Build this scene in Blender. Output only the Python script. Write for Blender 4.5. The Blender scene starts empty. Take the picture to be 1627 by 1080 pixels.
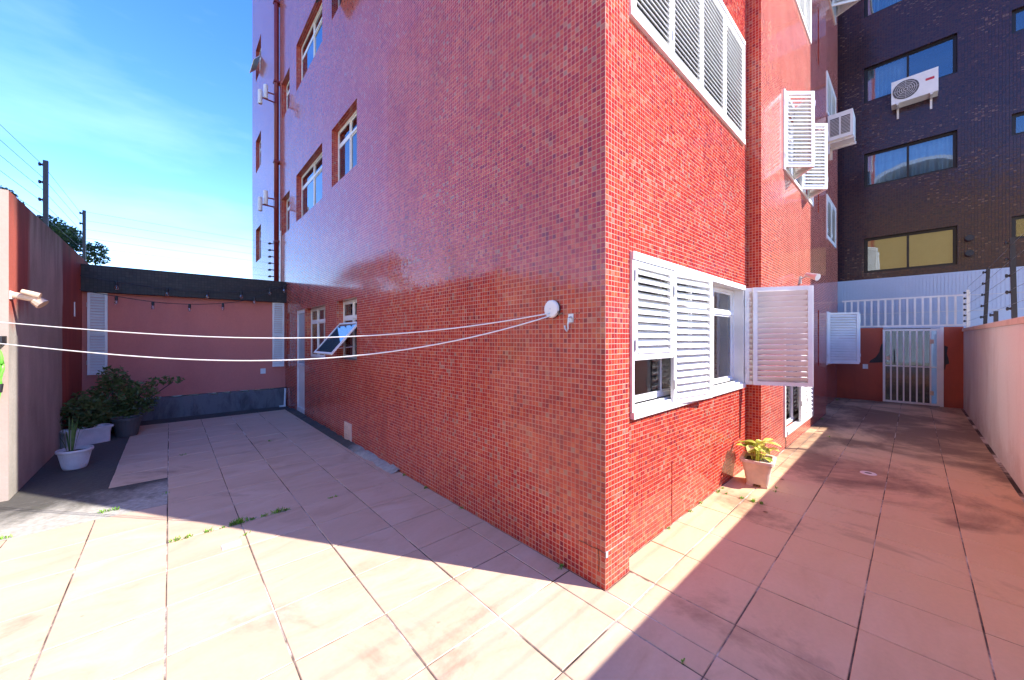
import bpy, math, random
from mathutils import Vector, Matrix
random.seed(7)
R = math.radians
scene = bpy.context.scene
col = scene.collection

# ---------------------------------------------------------------- camera, sky, sun, exposure
EYE = Vector((-2.029, -1.326, 1.6))
FWD = Vector((0.678, 0.735, 0)).normalized()
cam_d = bpy.data.cameras.new('camera'); cam = bpy.data.objects.new('camera', cam_d); col.objects.link(cam)
cam.location = EYE
cam.rotation_euler = (R(90), 0, math.atan2(-FWD.x, FWD.y))
cam_d.sensor_width = 36; cam_d.lens = 589 / 1627 * 36; cam_d.shift_y = 3.0 / 1627 * -1
cam_d.clip_start = 0.02; cam_d.clip_end = 2000
scene.camera = cam

SUN_EL = R(40.6); SUN_DIR = Vector((0.64, -1, 0)).normalized()
world = bpy.data.worlds.new('World'); scene.world = world; world.use_nodes = True
wt = world.node_tree; wt.nodes.clear()
def wn(t, **k):
    n = wt.nodes.new(t)
    for a, b in k.items(): setattr(n, a, b)
    return n
sky = wn('ShaderNodeTexSky', sky_type='NISHITA', sun_disc=False, sun_elevation=SUN_EL,
         sun_rotation=math.atan2(SUN_DIR.x, SUN_DIR.y), air_density=1.0, dust_density=0.0, ozone_density=3.0)
tc = wn('ShaderNodeTexCoord'); mp = wn('ShaderNodeMapping')
mp.inputs['Location'].default_value = (3.3, 1.2, 0.7); mp.inputs['Scale'].default_value = (1.6, 1.9, 6.5); mp.inputs['Rotation'].default_value = (0.25, 0.1, 0.5)
nz = wn('ShaderNodeTexNoise'); nz.inputs['Scale'].default_value = 1.1; nz.inputs['Detail'].default_value = 6; nz.inputs['Roughness'].default_value = 0.55
nz.inputs['Distortion'].default_value = 0.128
rp = wn('ShaderNodeValToRGB'); rp.color_ramp.elements[0].position = 0.50; rp.color_ramp.elements[1].position = 0.80
rp.color_ramp.elements[1].color = (0.08, 0.08, 0.08, 1)
mx = wn('ShaderNodeMix', data_type='RGBA'); mx.inputs[7].default_value = (7.5, 8.6, 9.6, 1)
bg = wn('ShaderNodeBackground'); bg.inputs['Strength'].default_value = 0.15
wo = wn('ShaderNodeOutputWorld')
L = wt.links.new
L(tc.outputs['Generated'], mp.inputs[0]); L(mp.outputs[0], nz.inputs['Vector']); L(nz.outputs['Fac'], rp.inputs[0])
hs_ = wn('ShaderNodeHueSaturation'); hs_.inputs['Saturation'].default_value = 1.30; hs_.inputs['Hue'].default_value = 0.518
L(rp.outputs[0], mx.inputs[0]); L(sky.outputs[0], hs_.inputs['Color']); L(hs_.outputs[0], mx.inputs[6]); L(mx.outputs[2], bg.inputs[0]); L(bg.outputs[0], wo.inputs[0])

sun_d = bpy.data.lights.new('sun', 'SUN'); sun_d.energy = 3.2; sun_d.angle = R(0.5); sun_d.color = (1, 0.95, 0.88)
sun = bpy.data.objects.new('sun', sun_d); col.objects.link(sun); sun.location = (6, -8, 14)
sv = Vector((SUN_DIR.x * math.cos(SUN_EL), SUN_DIR.y * math.cos(SUN_EL), math.sin(SUN_EL)))
sun.rotation_euler = sv.to_track_quat('Z', 'Y').to_euler()

scene.render.engine = 'CYCLES'
scene.view_settings.view_transform = 'Standard'; scene.view_settings.look = 'None'
scene.view_settings.gamma = 1; scene.view_settings.use_curve_mapping = False
scene.view_settings.exposure = 1.88
scene.cycles.max_bounces = 7; scene.cycles.diffuse_bounces = 5; scene.cycles.glossy_bounces = 4; scene.cycles.transparent_max_bounces = 8
scene.cycles.caustics_reflective = False; scene.cycles.caustics_refractive = False

# ---------------------------------------------------------------- mesh helper
class MB:
    def __init__(s): s.v = []; s.f = []
    def add(s, vs, fs, M=None):
        b = len(s.v)
        s.v += [tuple(M @ Vector(p)) if M else tuple(p) for p in vs]
        s.f += [tuple(i + b for i in f) for f in fs]; return s
    def box(s, x0, x1, y0, y1, z0, z1, M=None, bev=0.0):
        if bev <= 0:
            vs = [(x, y, z) for z in (z0, z1) for y in (y0, y1) for x in (x0, x1)]
            return s.add(vs, [(0,2,3,1), (4,5,7,6), (0,1,5,4), (2,6,7,3), (0,4,6,2), (1,3,7,5)], M)
        b = bev; vs = []                                    # top-bevelled box
        for z, i in ((z0, 0), (z1 - b, 0), (z1, b)):
            vs += [(x0+i, y0+i, z), (x1-i, y0+i, z), (x1-i, y1-i, z), (x0+i, y1-i, z)]
        fs = [(3,2,1,0), (8,9,10,11)]
        for k in (0, 4): fs += [(k+i, k+(i+1) % 4, k+4+(i+1) % 4, k+4+i) for i in range(4)]
        return s.add(vs, fs, M)
    def cyl(s, p0, p1, r0, r1=None, n=12, cap=True):
        p0, p1 = Vector(p0), Vector(p1); r1 = r0 if r1 is None else r1
        q = (p1 - p0).to_track_quat('Z', 'Y'); vs = []
        for p, r in ((p0, r0), (p1, r1)):
            vs += [p + q @ Vector((r*math.cos(2*math.pi*i/n), r*math.sin(2*math.pi*i/n), 0)) for i in range(n)]
        fs = [(i, (i+1) % n, n+(i+1) % n, n+i) for i in range(n)]
        if cap: fs += [tuple(range(n-1, -1, -1)), tuple(range(n, 2*n))]
        return s.add(vs, fs)
    def tube(s, pts, r, n=8, r1=None):
        pts = [Vector(p) for p in pts]; vs = []; fs = []; m = len(pts); up = None
        for k, p in enumerate(pts):
            d = (pts[min(k+1, m-1)] - pts[max(k-1, 0)]).normalized()
            a = d.orthogonal().normalized() if up is None else (up - d*up.dot(d)).normalized()
            up = a; b = d.cross(a); rr = r if r1 is None else r + (r1-r)*k/(m-1)
            vs += [p + (a*math.cos(2*math.pi*i/n) + b*math.sin(2*math.pi*i/n))*rr for i in range(n)]
        for k in range(m-1): fs += [(k*n+i, k*n+(i+1) % n, (k+1)*n+(i+1) % n, (k+1)*n+i) for i in range(n)]
        fs += [tuple(range(n-1, -1, -1)), tuple(range((m-1)*n, m*n))]
        return s.add(vs, fs)
    def lathe(s, prof, n=32, M=None):
        vs = []; fs = []; m = len(prof)
        for r, z in prof: vs += [(r*math.cos(2*math.pi*i/n), r*math.sin(2*math.pi*i/n), z) for i in range(n)]
        for k in range(m-1): fs += [(k*n+i, k*n+(i+1) % n, (k+1)*n+(i+1) % n, (k+1)*n+i) for i in range(n)]
        return s.add(vs, fs, M)
    def prism(s, poly, h, M=None):                          # polygon in xz, thickness along y 0..h
        n = len(poly); vs = [(x, 0, z) for x, z in poly] + [(x, h, z) for x, z in poly]
        return s.add(vs, [tuple(range(n)), tuple(range(2*n-1, n-1, -1))] + [(i, n+i, n+(i+1) % n, (i+1) % n) for i in range(n)], M)
    def mesh(s, name, smooth=False):
        me = bpy.data.meshes.new(name); me.from_pydata(s.v, [], s.f)
        if smooth: me.polygons.foreach_set('use_smooth', [True]*len(me.polygons))
        me.update(); return me
    def build(s, name, mat, parent=None, loc=None, rotz=0, smooth=False):
        return put(name, s.mesh(name, smooth), mat, parent, loc, rotz)

def put(name, me, mat, parent=None, loc=None, rotz=0):
    if mat and not me.materials: me.materials.append(mat)
    o = bpy.data.objects.new(name, me); col.objects.link(o)
    if loc: o.location = loc
    if rotz: o.rotation_euler = (0, 0, rotz)
    if parent: o.parent = parent
    return o
def tag(o, label=None, cat=None, group=None, kind=None):
    if label: o['label'] = label
    if cat: o['category'] = cat
    if group: o['group'] = group
    if kind: o['kind'] = kind
    return o
def empty(name, loc=(0, 0, 0), rotz=0):
    o = bpy.data.objects.new(name, None); col.objects.link(o); o.location = loc; o.rotation_euler = (0, 0, rotz); o.empty_display_size = 0.2
    return o
def copy_tree(o, parent=None):
    c = o.copy(); col.objects.link(c); c.parent = parent
    for ch in list(o.children): copy_tree(ch, c)
    return c

# ---------------------------------------------------------------- materials
class NT:
    def __init__(s, name):
        s.m = bpy.data.materials.new(name); s.m.use_nodes = True; s.t = s.m.node_tree
        s.b = s.t.nodes['Principled BSDF']; s.out = s.t.nodes['Material Output']
    def n(s, t, ins=None, **k):
        nd = s.t.nodes.new(t)
        for a, b in k.items(): setattr(nd, a, b)
        for a, b in (ins or {}).items(): s.set(nd, a, b)
        return nd
    def set(s, nd, a, b):
        if isinstance(b, bpy.types.NodeSocket): s.t.links.new(b, nd.inputs[a])
        else: nd.inputs[a].default_value = b
    def math(s, op, a, b=0.0, c=None):
        nd = s.n('ShaderNodeMath', operation=op); s.set(nd, 0, a); s.set(nd, 1, b)
        if c is not None: s.set(nd, 2, c)
        return nd.outputs[0]
    def mix(s, f, a, b, mode='MIX'):
        nd = s.n('ShaderNodeMix', data_type='RGBA', blend_type=mode); s.set(nd, 0, f)
        for i, v in ((6, a), (7, b)): s.set(nd, i, (*v, 1) if isinstance(v, tuple) and len(v) == 3 else v)
        return nd.outputs[2]
    def ramp(s, f, stops, interp='LINEAR'):
        nd = s.n('ShaderNodeValToRGB'); cr = nd.color_ramp; cr.interpolation = interp
        while len(cr.elements) < len(stops): cr.elements.new(0.5)
        for e, (p, c) in zip(cr.elements, stops): e.position = p; e.color = (*c, 1) if isinstance(c, tuple) else (c, c, c, 1)
        s.set(nd, 0, f); return nd.outputs[0]
    def pos(s): return s.n('ShaderNodeNewGeometry').outputs['Position']
    def noise(s, scale, detail=4, vec=None, stretch=None, rough=0.55, rot=None, dist=0.0):
        v = vec or s.pos()
        if stretch or rot:
            mpn = s.n('ShaderNodeMapping', {'Vector': v})
            if stretch: mpn.inputs['Scale'].default_value = stretch
            if rot: mpn.inputs['Rotation'].default_value = rot
            v = mpn.outputs[0]
        nd = s.n('ShaderNodeTexNoise', {'Vector': v, 'Scale': scale, 'Detail': detail, 'Roughness': rough, 'Distortion': dist})
        return nd.outputs['Fac']
    def bump(s, hgt, dist=0.005, strength=0.5, normal=None):
        nd = s.n('ShaderNodeBump', {'Height': hgt, 'Distance': dist, 'Strength': strength})
        if normal is not None: s.set(nd, 'Normal', normal)
        s.set(s.b, 'Normal', nd.outputs[0])
    def col(s, c): s.set(s.b, 'Base Color', (*c, 1) if isinstance(c, tuple) else c)
    def rough(s, r): s.set(s.b, 'Roughness', r)

def paint(name, c, rough=0.5, metal=0.0, var=0.12, scale=6, bump=0.0):
    t = NT(name); n1 = t.noise(scale, 5)
    d = tuple(x*(1-var) for x in c); l = tuple(min(1, x*(1+var)) for x in c)
    t.col(t.ramp(n1, [(0.3, d), (0.7, l)])); t.rough(rough); t.b.inputs['Metallic'].default_value = metal
    if bump: t.bump(t.noise(scale*12, 3), bump, 0.6)
    return t.m

TM = 0.034                                                  # mosaic module
def mosaic(name, stops, grout, module=TM, vmod=None, gw=0.062, rough=0.16, tilt=0.035, lown=0.5, streak=0.0):
    t = NT(name); vmod = vmod or module
    g = t.n('ShaderNodeNewGeometry'); P = t.n('ShaderNodeSeparateXYZ', {0: g.outputs['Position']}).outputs
    ob = t.n('ShaderNodeSeparateXYZ', {0: g.outputs['True Normal']}).outputs
    onx = t.math('GREATER_THAN', t.math('ABSOLUTE', ob[0]), 0.6); onz = t.math('GREATER_THAN', t.math('ABSOLUTE', ob[2]), 0.75)
    def lerp(f, a, b): return t.math('MULTIPLY_ADD', f, t.math('SUBTRACT', b, a), a)
    u = t.math('DIVIDE', lerp(onx, P[0], P[1]), module); v = t.math('DIVIDE', lerp(onz, P[2], P[1]), vmod)
    fu, fv = t.math('FLOOR', u), t.math('FLOOR', v)
    cell = t.n('ShaderNodeCombineXYZ', {0: t.math('ADD', fu, 0.37), 1: t.math('ADD', fv, 0.41), 2: t.math('ADD', onx, 0.2)}).outputs[0]
    wnz = t.n('ShaderNodeTexWhiteNoise', {'Vector': cell}, noise_dimensions='3D')
    rnd = wnz.outputs['Value']
    low = t.noise(0.9, 3)
    key = t.math('ADD', rnd, t.math('MULTIPLY', t.math('SUBTRACT', low, 0.5), lown))
    tile = t.ramp(key, stops)
    tile = t.mix(0.16, tile, t.ramp(t.noise(55, 3), [(0.3, 0.55), (0.7, 1.0)]), 'MULTIPLY')
    du = t.math('FRACT', u); dv = t.math('FRACT', v)
    d = t.math('MINIMUM', t.math('MINIMUM', du, t.math('SUBTRACT', 1.0, du)), t.math('MINIMUM', dv, t.math('SUBTRACT', 1.0, dv)))
    mr = t.n('ShaderNodeMapRange', {0: d, 1: gw*0.75, 2: gw*1.25}); mask = mr.outputs[0]
    gn = t.ramp(t.noise(2.2, 5), [(0.3, tuple(x*0.72 for x in grout)), (0.7, grout)])
    cc = t.mix(mask, gn, tile)
    if streak:
        run = t.noise(5.0, 5, None, (1, 1, 0.05), 0.6); blot = t.noise(0.55, 6, None, None, 0.6)
        cc = t.mix(streak, cc, t.ramp(t.math('MULTIPLY', run, t.math('ADD', blot, 0.5)), [(0.30, 0.5), (0.55, 1.0)]), 'MULTIPLY')
    t.col(cc)
    t.rough(lerp(mask, 0.85, t.math('MULTIPLY_ADD', t.noise(7, 3), 0.16, rough - 0.06)))
    off = t.n('ShaderNodeVectorMath', {0: wnz.outputs['Color'], 1: (0.5, 0.5, 0.5)}, operation='SUBTRACT').outputs[0]
    off = t.n('ShaderNodeVectorMath', {0: off, 'Scale': tilt}, operation='SCALE').outputs[0]
    nn = t.n('ShaderNodeVectorMath', {0: g.outputs['Normal'], 1: off}, operation='ADD').outputs[0]
    nn = t.n('ShaderNodeVectorMath', {0: nn}, operation='NORMALIZE').outputs[0]
    t.bump(mask, 0.001, 0.3, nn)
    return t.m

M = {}
M['mosaic'] = mosaic('red_mosaic', [(0.0, (0.23, 0.020, 0.028)), (0.06, (0.33, 0.023, 0.022)), (0.4, (0.41, 0.033, 0.022)),
                     (0.7, (0.47, 0.050, 0.026)), (0.92, (0.51, 0.098, 0.042)), (1.0, (0.34, 0.16, 0.12))], (0.64, 0.34, 0.26), gw=0.055, lown=0.3, rough=0.09, tilt=0.016, streak=0.25)
for nd in M['mosaic'].node_tree.nodes:
    if nd.type == 'BSDF_PRINCIPLED': nd.inputs['IOR'].default_value = 1.45
M['brown_tile'] = mosaic('brown_facade_tile', [(0.0, (0.026, 0.014, 0.026)), (0.4, (0.044, 0.019, 0.028)), (0.8, (0.060, 0.024, 0.028)), (0.98, (0.075, 0.030, 0.028)), (1.0, (0.15, 0.08, 0.06))],
                     (0.022, 0.012, 0.015), module=0.05, vmod=0.025, gw=0.06, rough=0.14, tilt=0.05, lown=0.9)
M['fascia_tile'] = mosaic('dark_fascia_tile', [(0.0, (0.012, 0.009, 0.009)), (0.6, (0.020, 0.014, 0.014)), (1.0, (0.030, 0.021, 0.020))], (0.026, 0.020, 0.020), module=0.05, rough=0.55)

def slab_mat():
    t = NT('sandstone_slab'); oi = t.n('ShaderNodeObjectInfo')
    rv = oi.outputs['Random']
    v = t.n('ShaderNodeVectorMath', {0: t.pos(), 1: t.n('ShaderNodeCombineXYZ', {0: t.math('MULTIPLY', rv, 37.0), 1: t.math('MULTIPLY', rv, 19.0)}).outputs[0]}, operation='ADD').outputs[0]
    vein = t.noise(1.7, 7, v, (1.0, 2.3, 1), 0.62, (0, 0, 0.12), 0.9)
    base = t.ramp(vein, [(0.25, (0.48, 0.315, 0.205)), (0.45, (0.60, 0.42, 0.29)), (0.58, (0.64, 0.46, 0.33)), (0.78, (0.68, 0.53, 0.41))])
    base = t.mix(t.math('MULTIPLY', rv, 0.6), base, (0.57, 0.39, 0.265))
    bounce_tint = t.n('ShaderNodeMapRange', {0: t.math('MULTIPLY_ADD', t.noise(0.8, 4), 2.0, t.n('ShaderNodeSeparateXYZ', {0: t.pos()}).outputs[0]), 1: 0.6, 2: 2.8, 4: 0.62}).outputs[0]  # warm bounce light from the red facade put into passage slab colour
    base = t.mix(bounce_tint, base, (0.80, 0.52, 0.27))
    fine = t.noise(38, 5); base = t.mix(0.22, base, t.ramp(fine, [(0.3, 0.7), (0.65, 1.0)]), 'MULTIPLY')
    dirt = t.noise(0.75, 7, None, None, 0.68, None, 0.4)
    px = t.n('ShaderNodeSeparateXYZ', {0: t.pos()}).outputs
    end = t.n('ShaderNodeMapRange', {0: px[0], 1: 1.6, 2: 6.0}).outputs[0]
    dm = t.math('ADD', dirt, t.math('MULTIPLY_ADD', end, 0.19, -0.04))
    base = t.mix(t.ramp(dm, [(0.54, 0.0), (0.70, 0.85)]), base, (0.17, 0.09, 0.055))
    spots = t.noise(9, 2); base = t.mix(t.ramp(spots, [(0.74, 0.0), (0.79, 0.5)]), base, (0.30, 0.15, 0.09))
    t.col(base); t.rough(t.math('MULTIPLY_ADD', fine, 0.25, 0.42)); t.bump(t.math('MULTIPLY_ADD', vein, 1.0, t.math('MULTIPLY', fine, 0.3)), 0.004, 0.35)
    return t.m
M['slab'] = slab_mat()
def concrete_mat():
    t = NT('stained_concrete'); p = t.n('ShaderNodeSeparateXYZ', {0: t.pos()}).outputs
    n1 = t.noise(1.6, 8, None, None, 0.66, None, 0.5); n2 = t.noise(24, 5)
    c = t.ramp(n2, [(0.3, (0.30, 0.28, 0.235)), (0.7, (0.46, 0.43, 0.37))])
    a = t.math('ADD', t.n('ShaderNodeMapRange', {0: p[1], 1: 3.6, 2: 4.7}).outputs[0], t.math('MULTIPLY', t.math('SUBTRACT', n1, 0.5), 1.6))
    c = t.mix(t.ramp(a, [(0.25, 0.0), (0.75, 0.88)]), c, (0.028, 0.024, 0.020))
    c = t.mix(t.ramp(n1, [(0.55, 0.0), (0.68, 0.55)]), c, (0.10, 0.10, 0.06))
    t.col(c); t.rough(0.9); t.bump(t.math('ADD', n2, n1), 0.012, 0.6)
    return t.m
M['concrete'] = concrete_mat()
def mortar_mat():
    t = NT('joint_mortar'); n = t.noise(1.3, 6, None, None, 0.7)
    t.col(t.ramp(n, [(0.42, (0.04, 0.028, 0.022)), (0.51, (0.20, 0.15, 0.12)), (0.60, (0.66, 0.58, 0.50))])); t.rough(0.95); t.bump(t.noise(60, 3), 0.003, 0.6)
    return t.m
M['mortar'] = mortar_mat()
def wall_left_mat():
    t = NT('weathered_red_render'); p = t.n('ShaderNodeSeparateXYZ', {0: t.pos()}).outputs
    w = t.noise(1.1, 6, None, (1, 1, 0.25), 0.6, None, 0.6); f = t.noise(30, 5)
    y = t.math('MULTIPLY_ADD', t.math('SUBTRACT', w, 0.5), 0.7, p[1])
    far = t.n('ShaderNodeMapRange', {0: y, 1: 7.12, 2: 7.2}).outputs[0]
    near = t.math('MULTIPLY', t.n('ShaderNodeMapRange', {0: y, 1: 5.5, 2: 5.38}).outputs[0],
                  t.n('ShaderNodeMapRange', {0: t.math('MULTIPLY_ADD', w, 1.4, p[2]), 1: 2.5, 2: 2.8}).outputs[0])
    red = t.math('MAXIMUM', far, near)
    grey = t.ramp(t.noise(2.2, 6, None, (1, 1, 0.5)), [(0.3, (0.34, 0.31, 0.265)), (0.7, (0.56, 0.51, 0.45))])
    rd = t.ramp(w, [(0.3, (0.22, 0.05, 0.04)), (0.6, (0.46, 0.10, 0.065))])
    c = t.mix(red, grey, rd)
    drip = t.noise(3.2, 5, None, (1, 1, 0.10), 0.6)
    top = t.math('ADD', t.n('ShaderNodeMapRange', {0: p[2], 1: 1.9, 2: 3.25}).outputs[0], t.math('MULTIPLY_ADD', drip, 1.6, -0.95))
    c = t.mix(t.ramp(top, [(0.45, 0.0), (1.0, 0.85)]), c, (0.03, 0.024, 0.022))
    c = t.mix(0.3, c, t.ramp(f, [(0.3, 0.6), (0.7, 1.0)]), 'MULTIPLY')
    t.col(c); t.rough(0.9); t.bump(f, 0.006, 0.6); return t.m
M['left_wall'] = wall_left_mat()
def render_mat(name, c, stain, amt=0.5, sc=0.9, rough=0.85, drip=True, damp=False):
    t = NT(name); n = t.noise(sc, 7, None, (1, 1, 0.35) if drip else None, 0.65, None, 0.4); f = t.noise(34, 5)
    b = t.mix(t.ramp(n, [(0.48, 0.0), (0.74, amt)]), c, stain)
    if damp:
        pz = t.n('ShaderNodeSeparateXYZ', {0: t.pos()}).outputs[2]; sp = t.noise(3.0, 7, None, None, 0.7)
        dmp = t.math('SUBTRACT', t.math('MULTIPLY', sp, 1.5), t.math('ADD', t.math('MULTIPLY', pz, 0.9), 0.35))
        b = t.mix(t.ramp(dmp, [(0.05, 0.0), (0.5, 0.6)]), b, stain)
    b = t.mix(0.18, b, t.ramp(f, [(0.3, 0.65), (0.7, 1.0)]), 'MULTIPLY')
    t.col(b); t.rough(rough); t.bump(f, 0.004, 0.5); return t.m
M['pink_wall'] = render_mat('faded_red_paint', (0.64, 0.20, 0.155), (0.48, 0.13, 0.105), 0.6)
M['ledge'] = render_mat('mouldy_render', (0.17, 0.16, 0.165), (0.012, 0.011, 0.011), 1.0, 3.4)
M['parapet'] = render_mat('pale_pink_render', (0.82, 0.82, 0.83), (0.55, 0.47, 0.45), 0.65, damp=True)
M['coping'] = render_mat('coping_render', (0.74, 0.60, 0.54), (0.35, 0.22, 0.18), 0.6, 2.0)
M['gate_wall'] = render_mat('orange_red_paint', (0.46, 0.10, 0.055), (0.22, 0.06, 0.045), 0.7, damp=True)
M['white_wall'] = render_mat('white_ribbed_render', (0.50, 0.57, 0.68), (0.40, 0.44, 0.52), 0.5)
M['cream'] = render_mat('cream_interior', (0.70, 0.62, 0.52), (0.6, 0.52, 0.44), 0.3)
M['sunlit_wall'] = render_mat('salmon_render', (0.36, 0.29, 0.245), (0.34, 0.20, 0.16), 0.6)
M['white_metal'] = paint('white_painted_aluminium', (0.78, 0.76, 0.73), 0.40, 0, 0.09, 3)
M['alu'] = paint('bare_aluminium', (0.62, 0.62, 0.62), 0.36, 0.6, 0.08)
M['white_plastic'] = paint('white_plastic', (0.78, 0.76, 0.72), 0.45, 0, 0.05)
M['old_plastic'] = paint('chalky_planter_plastic', (0.66, 0.62, 0.60), 0.6, 0, 0.14, 8)
M['planter'] = paint('beige_planter_plastic', (0.66, 0.50, 0.42), 0.6, 0, 0.14, 8)
M['black'] = paint('black_plastic', (0.018, 0.018, 0.02), 0.5)
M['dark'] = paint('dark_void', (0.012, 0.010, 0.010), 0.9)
M['soil'] = paint('potting_soil', (0.045, 0.03, 0.022), 0.95, 0, 0.5, 40, 0.01)
M['pipe'] = paint('maroon_pipe_paint', (0.20, 0.022, 0.024), 0.42)
M['beige'] = paint('yellowed_lamp_plastic', (0.66, 0.47, 0.33), 0.5, 0, 0.2, 20)
M['rust'] = paint('rusty_metal', (0.20, 0.12, 0.07), 0.7, 0.4, 0.3, 40)
M['cord'] = paint('white_plastic_cord', (0.82, 0.80, 0.74), 0.5, 0, 0.04)
M['hose'] = paint('bright_green_hose', (0.16, 0.62, 0.06), 0.35, 0, 0.1)
M['wire'] = paint('galvanised_wire', (0.16, 0.17, 0.19), 0.5, 0.6)
M['bronze'] = paint('bronze_window_frame', (0.02, 0.016, 0.015), 0.4, 0.3)
M['curtain'] = paint('pale_blue_curtain', (0.50, 0.62, 0.70), 0.85, 0, 0.15, 3)
M['blind'] = paint('ochre_blind', (0.62, 0.40, 0.13), 0.8, 0, 0.05)
M['grille'] = paint('dark_grille', (0.09, 0.08, 0.075), 0.5)
M['bulb'] = paint('clear_bulb', (0.6, 0.58, 0.56), 0.08, 0, 0.05)
M['patch'] = paint('flat_black', (0.02, 0.022, 0.028), 0.6, 0, 0.3)
M['bark'] = paint('bark', (0.10, 0.07, 0.05), 0.9, 0, 0.4, 14, 0.02)
M['redtext'] = paint('red_print', (0.5, 0.03, 0.05), 0.5)
def glass_mat(name, tint=(0.86, 0.93, 0.95), ior=1.5, boost=0.0):
    t = NT(name); t.t.nodes.remove(t.b)
    tr = t.n('ShaderNodeBsdfTransparent', {0: (*tint, 1)}); gl = t.n('ShaderNodeBsdfGlossy', {'Color': (0.95, 0.97, 1, 1), 'Roughness': 0.012})
    fr = t.n('ShaderNodeFresnel', {'IOR': ior}).outputs[0]
    wob = t.n('ShaderNodeBump', {'Height': t.noise(1.4, 2), 'Distance': 0.004, 'Strength': 0.3}); t.set(gl, 'Normal', wob.outputs[0])
    ms = t.n('ShaderNodeMixShader', {0: t.math('MINIMUM', t.math('MULTIPLY_ADD', fr, 1.5, boost), 1.0), 1: tr.outputs[0], 2: gl.outputs[0]})
    t.t.links.new(ms.outputs[0], t.out.inputs[0]); return t.m
M['glass'] = glass_mat('window_glass'); M['glass_dark'] = glass_mat('tinted_window_glass', (0.72, 0.80, 0.85), 1.5, 0.05)
M['frosted'] = paint('frosted_pane', (0.30, 0.36, 0.40), 0.15, 0, 0.06)
M['blue_pane'] = paint('sky_mirroring_pane', (0.02, 0.05, 0.08), 0.03, 0, 0.06)
M['blue_pane'].node_tree.nodes['Principled BSDF'].inputs['IOR'].default_value = 3.2
def leaf_mat(name, a, b, c, sc=3.0, trans=0.3):
    t = NT(name); n = t.noise(sc, 4); n2 = t.n('ShaderNodeObjectInfo').outputs['Random']
    cc = t.ramp(t.math('MULTIPLY_ADD', t.math('SUBTRACT', n2, 0.5), 0.25, n), [(0.3, a), (0.52, b), (0.72, c)])
    t.col(cc); t.rough(0.45)
    tl = t.n('ShaderNodeBsdfTranslucent', {0: cc}); ms = t.n('ShaderNodeMixShader', {0: trans, 1: t.b.outputs[0], 2: tl.outputs[0]})
    t.t.links.new(ms.outputs[0], t.out.inputs[0]); return t.m
M['leaf_tree'] = leaf_mat('tree_leaf', (0.018, 0.05, 0.02), (0.045, 0.11, 0.035), (0.10, 0.17, 0.05), 1.5)
M['leaf_bush'] = leaf_mat('bush_leaf', (0.07, 0.10, 0.025), (0.14, 0.19, 0.05), (0.24, 0.27, 0.085), 3)
M['leaf_pot'] = leaf_mat('variegated_leaf', (0.30, 0.42, 0.05), (0.62, 0.58, 0.10), (0.78, 0.68, 0.30), 16, 0.25)
M['leaf_spiky'] = leaf_mat('spiky_leaf', (0.05, 0.11, 0.03), (0.10, 0.20, 0.05), (0.20, 0.28, 0.09), 6)
M['weed'] = leaf_mat('weed_leaf', (0.10, 0.24, 0.03), (0.20, 0.42, 0.04), (0.32, 0.52, 0.08), 9, 0.3)
M['dry_leaf'] = paint('dry_leaf', (0.20, 0.10, 0.05), 0.8, 0, 0.4, 30)

# ---------------------------------------------------------------- ground and paving
tag(MB().box(-300, 300, -300, 300, -1.0, -0.12).build('ground', M['concrete']), kind='structure')
tag(MB().box(-7.2, 11.3, -2.3, 8.76, -0.11, -0.0045).build('mortar_bed', M['mortar']), kind='structure')
cg = MB().box(-3.3, -2.045-0.004, 3.57, 4.49, -0.02, -0.002).box(-3.3, -2.515, 4.49, 8.76, -0.02, -0.002)
cg.box(-2.515, 0.0, 8.25, 8.76, -0.02, -0.0025).box(-7.2, -3.3, 3.57, 4.76, -0.02, -0.002)
tag(cg.build('concrete_ground', M['concrete']), kind='structure')
G = 0.468; GX, GY = -0.175, -0.182; JT = 0.0034
floor = tag(empty('patio_floor'), kind='structure')
slab_cache = {}
def slab(x0, x1, y0, y1):
    w, d = round(x1-x0-2*JT, 3), round(y1-y0-2*JT, 3)
    if w < 0.03 or d < 0.03: return
    if (w, d) not in slab_cache:
        slab_cache[(w, d)] = MB().box(-w/2, w/2, -d/2, d/2, -0.028, 0.0, bev=0.003).mesh('slab')
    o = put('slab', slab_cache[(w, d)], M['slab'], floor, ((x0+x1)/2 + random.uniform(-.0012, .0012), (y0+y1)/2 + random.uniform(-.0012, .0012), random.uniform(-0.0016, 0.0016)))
    o.rotation_euler = (random.uniform(-.0025, .0025), random.uniform(-.0025, .0025), random.uniform(-.0025, .0025))
def slabs(rx0, rx1, ry0, ry1, skip=()):
    i0, i1 = math.floor((rx0-GX)/G), math.ceil((rx1-GX)/G); j0, j1 = math.floor((ry0-GY)/G), math.ceil((ry1-GY)/G)
    for i in range(i0, i1):
        for j in range(j0, j1):
            x0, x1 = max(GX+i*G, rx0), min(GX+(i+1)*G, rx1); y0, y1 = max(GY+j*G, ry0), min(GY+(j+1)*G, ry1)
            if x1 > x0 and y1 > y0: slab(x0, x1, y0, y1)
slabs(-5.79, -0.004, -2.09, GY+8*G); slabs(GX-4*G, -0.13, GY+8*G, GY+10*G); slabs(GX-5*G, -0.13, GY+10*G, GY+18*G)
slabs(-0.004, 11.19, -2.09, GY); slabs(-0.004, 0.286, GY, -0.005); slabs(0.294, 3.276, GY, 0.085); slabs(3.284, 8.196, GY, -0.066); slabs(8.204, 11.19, GY, 0.074)

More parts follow.
